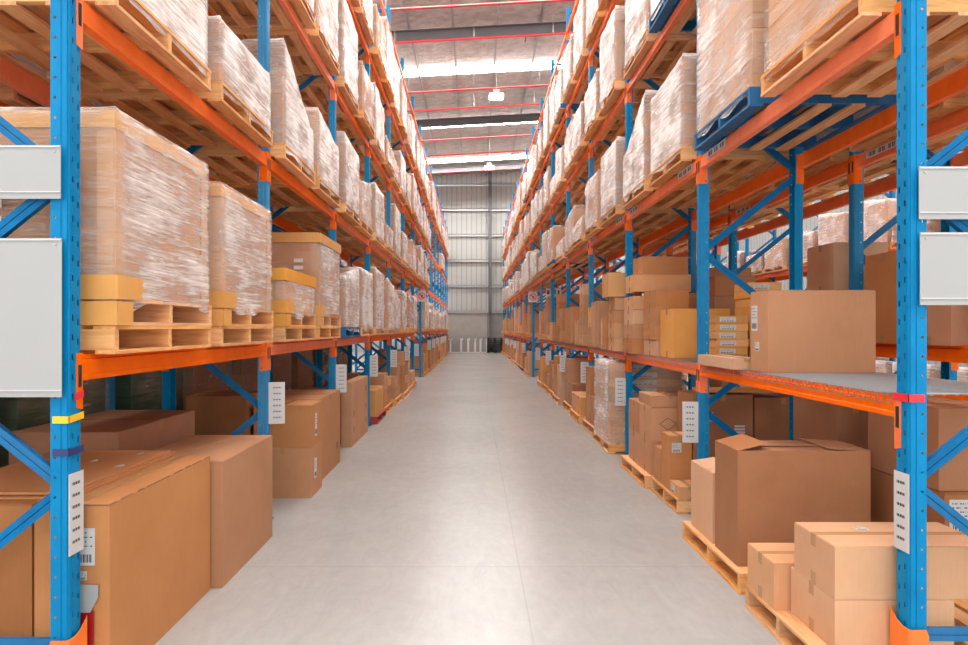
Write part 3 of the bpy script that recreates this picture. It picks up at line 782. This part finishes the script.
CM = [CARD, CARD_L, CARD_D, CARD_Y]
def make_far(seed, h, style):
    r = random.Random(seed)
    hc = [h*r.uniform(.86, 1.0) for _ in range(4)]
    if style == 'slump': hc = [h*q for q in (r.choice((.6, 1, .8)), 1, 1, r.choice((.65, 1.0)))]
    cb = core_boxes(LW-.03, LW-.03, hc, r, r.choice((2, 2, 3)), r.choice((1, 2)), r.choice((.22, .3, .42)))
    m = MB()
    cc = r.choice((0, 0, 1, 1, 2))
    for b_ in cb: m.box(*[q+.015 if i < 4 else q for i, q in enumerate(b_)], 0)
    core = m.mesh('wrapped_cartons', CM[cc])
    return core, wrap_mesh(LW, LW, hc, seed, mt=r.choice((FILM, FILM, FILM_C)), amp=.028), ('brown', 'light brown', 'dark brown')[cc]
VAR = {}
for hi, h in enumerate((.55, .8, .98, 1.12, 1.3)):
    for s_ in range(5): VAR[hi, s_] = make_far(10*hi+s_+1, h*(1, 1, .92, 1.06, .85)[s_], 'slump' if s_ in (2, 4) else 'full')
def load_far(x, y, z, sgn, label, hi, s_):
    core, wr, _ = VAR[hi, s_]
    rz = 0 if sgn > 0 else math.pi; yy = y if sgn > 0 else y+LW
    t = tag(ob('wrapped_pallet_load', core, None, (x, yy, z), rz), label, 'pallet load', 'film-wrapped pallet loads')
    ob('stretch_wrap', wr, t); return t
def load_near(x, y, z, sgn, label, hc, mt=CARD, fm=FILM, ny=2, nx=2, lh=.3, w=LW, d=LW, seed=1, labels=(), extra=None, bottom=-.06):
    r = random.Random(seed); rz = 0
    xx = x if sgn > 0 else x-d
    if sgn < 0: hc = (hc[1], hc[0], hc[3], hc[2])
    t = tag(empty('wrapped_pallet_load', (xx, y, z)), label, 'pallet load', 'film-wrapped pallet loads')
    for b_ in core_boxes(w-.03, d-.03, hc, r, ny, nx, lh):
        bx = [q+.015 if i < 4 else q for i, q in enumerate(b_)]
        cx, cy = (bx[0]+bx[1])/2, (bx[2]+bx[3])/2
        m = MB(); m.box(bx[0]-cx, bx[1]-cx, bx[2]-cy, bx[3]-cy, 0, bx[5]-bx[4]); c = ob('carton', m.mesh('carton', mt, .004), t, (cx, cy, bx[4]))
        if labels and bx[2] < .05 and r.random() < .9:
            lb = ob('shipping_label', label_mesh((bx[1]-bx[0])*.45, min(.1, (bx[5]-bx[4])*.6), 2), c, ((bx[0]-bx[1])*.3, bx[2]-cy-.001, .03))
    ob('stretch_wrap', wrap_mesh(w, d, hc, seed, mt=fm, bottom=bottom), t)
    return t
SHELF = ['floor', 'first shelf', 'second shelf', 'third shelf', 'top shelf']
HALF = ['near half', 'far half']
def wherew(r, k, lv, s_): return '%s, %s bay, %s, %s' % ({'LF': 'left rack', 'RF': 'right rack', 'LB': 'rear left rack', 'RB': 'rear right rack', 'RR': 'rack across next right aisle'}[r], ORD[k], SHELF[lv], HALF[s_])
SLOT = (.185, 1.50)
def beamtop(r, lv):
    if lv == 0: return 0
    if lv == 1: return 1.44+.055 if r == 'RF' else 1.65+.065
    return LEVELS[lv-1]+.065
def geo(r, k, s_):
    if r == 'RR': return XRR-.12, 1, YR0+B*k+SLOT[s_]
    rn, xf, sg, y0, n = ROWS[r]; return xf-sg*.12, sg, y0+B*k+SLOT[s_]

done = set()
# ---- hand-placed near loads
def near_load(r, k, lv, s_, look, hc, pc_=0, **kw):
    x, sg, y = geo(r, k, s_); z = beamtop(r, lv)
    pallet(x, y, z, sg, '%s, %s' % (CN[pc_], wherew(r, k, lv, s_)), True, pc_)
    done.add((r, k, lv, s_))
    z += .1475
    if hc: return load_near(x+sg*.02, y+.02, z, sg, '%s, %s' % (look, wherew(r, k, lv, s_)), hc, **kw)
# left first shelf: bulk cartons standing on a second, wrapped pallet
def skirt(t, w, d, z0, sgn, seed, n=0):
    a, bb, c = pallet_mb(w, d)
    m = MB()
    o_ = .028
    m.box(-o_, d+o_, -o_, -o_+.003, -.146, -.022); m.box(-o_, d+o_, -o_-.002, -o_+.001, -.012, .115)
    xs = d+o_ if sgn < 0 else -o_
    m.box(xs-.002, xs+.002, -o_, w*.10, -.146, -.022); m.poly([(xs-.003, -o_, -.012), (xs-.003, w*.19, -.005), (xs-.003, w*.17, .02), (xs-.003, w*.21, .05), (xs-.003, w*.18, .07), (xs-.003, w*.2, .11), (xs-.003, -o_, .115)], (.004, 0, 0))
    ob('yellow_card_skirt', m.mesh('skirt', CARD_Y, 0), t)
def bulk(r, k, s_, look, h, seed, mt=CARD):
    x, sg, y = geo(r, k, s_); z = beamtop(r, 1); d = 1.08; w = LW
    pallet(x, y, z, sg, '%s under a second one, %s' % (CN[0], wherew(r, k, 1, s_)), True, 0); done.add((r, k, 1, s_)); z += .148
    p = pallet(x, y+.01, z, sg, 'upper pale pallet tucked under the wrapped carton, %s' % wherew(r, k, 1, s_), True, 0); z += .148
    xx = x+sg*.01 if sg > 0 else x-d-.01
    t = tag(empty('wrapped_pallet_load', (xx, y+.02, z)), '%s, %s' % (look, wherew(r, k, 1, s_)), 'pallet load', 'film-wrapped pallet loads')
    m = MB(); m.box(.02, d-.02, .02, w-.02, 0, h-.04); c = ob('carton', m.mesh('bulk_carton', mt, .006), t)
    e_ = .018 if seed in (7, 9) else -.012; m = MB(); m.box(-e_, d+e_, -e_, w+e_, h-.11, h+(.012 if e_ > 0 else -.02)); ob('carton_lid', m.mesh('lid', CARD_Y if seed % 2 else CARD, .004), t)
    xa = d-.006 if sg < 0 else .006
    m = MB()
    for (cx, cy) in ((.012, .012), (d-.012, .012), (d-.012, w-.012), (.012, w-.012)):
        sx_ = .09 if cx < .5 else -.09; sy_ = .09 if cy < .5 else -.09
        m.box(cx, cx+sx_, cy-.006, cy+.003, 0.01, h-.125); m.box(cx-.006, cx+.006, cy, cy+sy_, .01, h-.125)
    ob('corner_guard', m.mesh('corner', CARD_L), t)
    m = MB()
    for i in range(int((h-.3)/.085)):
        zz = .12+i*.085; m.box(d-.30, d-.19, -.022, -.019, zz, zz+.045); m.box(d-.72, d-.58, -.022, -.019, zz, zz+.045)
    ob('silver_strap', m.mesh('straps', STRIPEW), t)
    skirt(t, w, d, -.11, sg, seed)
    ob('stretch_wrap', wrap_mesh(w, d, (h, h, h, h), seed, mt=FILM_C, bottom=-.04 if seed != 9 else -.0, amp=.009), t)
bulk('LF', 0, 0, 'tall wrapped bulk carton', 1.0, 3)
bulk('LF', 0, 1, 'tall wrapped bulk carton with yellow base', .93, 5)
bulk('LF', 1, 0, 'low wrapped carton with yellow base', .42, 7, CARD_Y)
bulk('LF', 1, 1, 'tall wrapped bulk carton with strapped side', .98, 9)
x, sg, y = geo('LF', 2, 0)
near_load('LF', 2, 1, 0, 'sagging clear film over low goods', (.75, .45, .3, .95), 1, seed=12, fm=FILM, lh=.3)
near_load('LF', 2, 1, 1, 'tall wrapped brown cartons', (1.0, 1.0, 1.0, 1.0), 0, seed=13)
# left second shelf
near_load('LF', 0, 2, 0, 'wrapped block of light cartons', (1.1, 1.1, 1.1, 1.1), 0, seed=21, mt=CARD_L, lh=.25)
near_load('LF', 0, 2, 1, 'low wrapped pair of cartons', (.5, .52, .54, .53), 0, seed=22, mt=CARD, lh=.26, ny=1, nx=1)
near_load('LF', 1, 2, 0, 'wrapped cartons sloping down to the far side', (1.05, 1.0, .55, .5), 0, seed=23, mt=CARD)
near_load('LF', 1, 2, 1, 'wrapped cartons of mixed height', (.85, .9, .8, .7), 0, seed=24, mt=CARD_L)
near_load('LF', 2, 2, 0, 'tall wrapped brown cartons', (1.05, 1.05, .95, 1.0), 0, seed=25)
near_load('LF', 0, 3, 0, 'wrapped brown load', (1.1,)*4, 0, seed=26)
near_load('LF', 0, 3, 1, 'wrapped brown load', (1.15,)*4, 0, seed=27, mt=CARD_L)
near_load('LF', 1, 3, 0, 'tall wrapped light load', (1.25,)*4, 0, seed=28, mt=CARD_L)
# right second shelf
near_load('RF', 0, 2, 0, 'stack of flat light cartons on big pallet', (.9,)*4, 0, seed=31, mt=CARD_L, fm=FILM_T, lh=.11, labels=True, ny=1, nx=2, d=1.0)
near_load('RF', 0, 2, 1, 'tall wrapped stack of labelled cartons', (1.3,)*4, 1, seed=32, mt=CARD_L, fm=FILM_C, lh=.115, labels=True, ny=2, nx=1)
near_load('RF', 1, 2, 0, 'wrapped plain carton block', (.95, .95, .9, .9), 0, seed=33, lh=.45)
near_load('RF', 1, 2, 1, 'wrapped cartons stepping down to the far side', (1.1, 1.05, .7, .6), 0, seed=34, lh=.4)
near_load('RF', 2, 2, 0, 'tall wrapped dark-seamed cartons', (1.0, 1.0, 1.0, 1.0), 0, seed=35, lh=.5, nx=1)
near_load('RF', 1, 3, 0, 'wrapped load with greenish side', (1.2,)*4, 1, seed=36, mt=CARD_L)
# right floor wrapped stack
pallet(1.98, 8.85, 0, 1, 'pale wooden pallet under the film-wrapped labelled stack past third right post')
load_near(2.0, 8.87, .148, 1, 'film-wrapped stack of flat labelled cartons past the third right post', (1.2,)*4, CARD_L, FILM_C, 1, 1, .12, seed=41, labels=True)
done |= {('RF', 0, 0, 0), ('RF', 0, 0, 1), ('RF', 1, 0, 0), ('RF', 1, 0, 1), ('RF', 2, 0, 0)}
done |= {('LF', 0, 0, 0), ('LF', 0, 0, 1), ('LF', 1, 0, 0), ('LF', 1, 0, 1), ('LF', 2, 0, 0), ('LF', 2, 0, 1)}
done |= {('RF', 0, 1, 0), ('RF', 0, 1, 1), ('RF', 1, 1, 0), ('RF', 1, 1, 1), ('RF', 2, 1, 0)}

def heights(r, lv, k, s_):
    g = random.Random(hash_((r, lv, k, s_)))
    if lv == 4: return g.choice((2, 3, 4, 4))
    if lv == 3: return g.choice((1, 2, 3, 3, 4))
    if lv == 2: return g.choice((0, 1, 2, 3, 3))
    return g.choice((2, 2, 3, 3))
def hash_(t): 
    s = 0
    for ch in repr(t): s = (s*131 + ord(ch)) % 1000003
    return s
def generic(r, k, lv, s_, colr=None):
    if (r, k, lv, s_) in done: return
    done.add((r, k, lv, s_))
    g = random.Random(hash_(('g', r, lv, k, s_)))
    x, sg, y = geo(r, k, s_); z = beamtop(r, lv)
    c = colr if colr is not None else (1 if g.random() < .09 else 0)
    x += sg*g.uniform(-.03, .04); y += g.uniform(-.02, .03)
    pallet(x, y, z, sg, '%s, %s' % (CN[c], wherew(r, k, lv, s_)), k < 3 and r in ('LF', 'RF'), c)
    hi = heights(r, lv, k, s_); v = g.randrange(5)
    load_far(x+sg*.02, y+.02, z+.1475, sg, 'film-wrapped %s cartons, %s' % (VAR[hi, v][2], wherew(r, k, lv, s_)), hi, v)
for k in range(15):
    for s_ in (0, 1):
        for lv in (1, 2, 3, 4):
            if lv == 1 and k == 6: continue
            if lv == 2 and k >= 8: continue
            if lv == 3 and k >= 8 and (k+s_) % 4: continue
            generic('LF', k, lv, s_)
        for lv in (2, 3, 4): generic('RF', k, lv, s_)
for k in range(0, 4):
    for s_ in (0, 1):
        for r in ('LB', 'RB'):
            for lv in (1, 2): 
                if r == 'RB' and lv == 1: continue
                generic(r, k, lv, s_)
            if k < 2: generic(r, k, 3, s_)
for k in range(2, 9):
    for s_ in (0, 1):
        for lv in (0, 1, 2): generic('RR', k, lv, s_)

# ---- carton piles: floor of both rows beyond the near bays, right first shelf, rear right first shelf
def pile(r, k, lv, s_, hmax, onpallet, cols=2, colr=0):
    if (r, k, lv, s_) in done: return
    done.add((r, k, lv, s_))
    g = random.Random(hash_(('p', r, lv, k, s_)))
    x, sg, y = geo(r, k, s_); z = beamtop(r, lv) + (.012 if (r == 'RF' and lv == 1) else 0)
    if lv == 0: x -= sg*g.uniform(-.03, .06)
    near = k < 6
    if onpallet:
        pallet(x, y, z, sg, '%s, %s' % (CN[colr], wherew(r, k, lv, s_)), k < 4, colr); z += .148
    yy = y+.02; W = 1.08/cols
    for c in range(cols):
        w = W*g.uniform(.80, .98); d = g.uniform(.45, .95) if cols > 1 else 1.0
        hs = []; tot = hmax*g.choice((.4, .6, .75, 1.0, 1.0)); hh = g.choice((.2, .27, .36, .5, .8))
        if k > 4: hh = max(hh, .36)
        if k > 7: hh = max(tot*.95, .3)
        while sum(hs)+hh <= tot or not hs: hs.append(hh)
        x0 = x+sg*.04
        stack(min(x0, x0+sg*d), max(x0, x0+sg*d), yy, yy+w, z, hs, 'the %s pile, %s' % (('nearer', 'middle', 'farther')[c if cols == 3 else c*2] if cols > 1 else 'single', wherew(r, k, lv, s_)),
              [(CARD, CARD), (CARD_L, CARD), (CARD_D, CARD), (CARD_Y, CARD)][g.choice((0, 0, 1, 1, 2, 3))], 'loose cartons in piles', near, .006)
        yy += W
for k in range(2, 15):
    if k == 6: continue
    for s_ in (0, 1):
        pile('LF', k, 0, s_, 1.25, True, 1 if (k+s_) % 3 == 0 else 2, 2 if (k, s_) == (3, 0) else 0)
        pile('RF', k, 0, s_, 1.1, True, 2, 1 if k in (8, 11) else 0)
for k in range(2, 15):
    if k == 6: continue
    for s_ in (0, 1): pile('RF', k, 1, s_, (1.35, .95, 1.2, .8)[(k*2+s_*3) % 4], k > 4, 3 if (k < 4 and s_) else 2)
def tall_floor(r, k, s_, mt, fm, colr=0):
    x, sg, y = geo(r, k, s_); done.add((r, k, 0, s_))
    pallet(x, y, 0, sg, '%s, %s' % (CN[colr], wherew(r, k, 0, s_)), True, colr)
    load_near(x+sg*.02, y+.02, .1475, sg, 'tall dark film-wrapped goods, %s' % wherew(r, k, 0, s_), (1.38, 1.38, 1.36, 1.38), mt, fm, 2, 1, .34, seed=70+k*2+s_)
for k in range(0, 5):
    for s_ in (0, 1): tall_floor('LB', k, s_, [CARD_D, GREENB, CARD_D][(k+s_) % 3], FILM_T)
for k in range(0, 4):
    for s_ in (0, 1): pile('RB', k, 1, s_, 1.1, False, 2)
    for s_ in (0, 1): 
        if k >= 1: pile('LB', k, 0, s_, 1.3, True, 2)
        if k >= 2: pile('RB', k, 0, s_, 1.2, True, 2)


# ------------------------------------------------------------------ far end
xs = [-2.0, -1.75, -.95, -.42, .1, .5, .98]
for i in range(6):
    a, b_ = xs[i], xs[i+1]-.03
    t = tag(empty('mesh_crate', ((a+b_)/2, 45.4, 0)), 'grey mesh crate with white corner posts by the far wall, %s from left' % ORD[i], 'crate', 'crates by the far wall')
    w = (b_-a)/2
    m = MB(); m.box(-w+.02, w-.02, -.3, .3, .06, .95); ob('crate_body', m.mesh('crate', GREYPL), t)
    for sx_ in (-w, w-.05):
        for sy_ in (-.33, .28):
            m = MB(); m.box(sx_, sx_+.05, sy_, sy_+.05, 0, 1.05); m.box(sx_-.0, sx_+.12 if sx_ < 0 else sx_+.05, sy_, sy_+.05, .95, 1.06); ob('corner_post', m.mesh('post', WHITEP), t)
    m = MB(); m.box(-w, w, -.33, -.28, .0, .05); ob('base_rail', m.mesh('rail', WHITEP), t)
for i in range(7):
    m = MB(); z = i*.16
    m.box(-.56,.56,-.5,.5,.12,.15); 
    for xx in (-.5, 0, .5):
        for yy in (-.42, 0, .42): m.box(xx-.06, xx+.06, yy-.06, yy+.06, .02, .12)
        m.box(xx-.06, xx+.06, -.5, .5, 0, .02)
    tag(ob('plastic_pallet', m.mesh('pp', BLACKP), None, (1.56, 45.35, z)), 'black plastic pallet in the stack by the far wall, %s from the floor' % ORD[i], 'pallet', 'black plastic pallets')

# ------------------------------------------------------------------ light, camera, view
w = bpy.data.worlds.new('World'); SC.world = w; w.use_nodes = True
w.node_tree.nodes['Background'].inputs[0].default_value = (1.0, .985, .96, 1); w.node_tree.nodes['Background'].inputs[1].default_value = 1.9
cam = bpy.data.cameras.new('camera'); co = bpy.data.objects.new('camera', cam); COL.objects.link(co)
co.location = (0, 0, H_CAM); co.rotation_euler = (math.pi/2, 0, 0)
cam.lens = 600/968*36; cam.sensor_width = 36; cam.shift_x = (484-474)/968; cam.shift_y = -(322.5-328)/968*1.0
cam.clip_start = .05; cam.clip_end = 200
SC.camera = co
SC.view_settings.view_transform = 'Standard'; SC.view_settings.look = 'None'; SC.view_settings.gamma = 1
SC.view_settings.use_curve_mapping = False; SC.view_settings.exposure = 0.0
for l, v in USED.items():
    if len(v) > 1: print('DUP LABEL', l, v)
    if not 4 <= len(l.split()) <= 16: print('BAD LEN', len(l.split()), l)
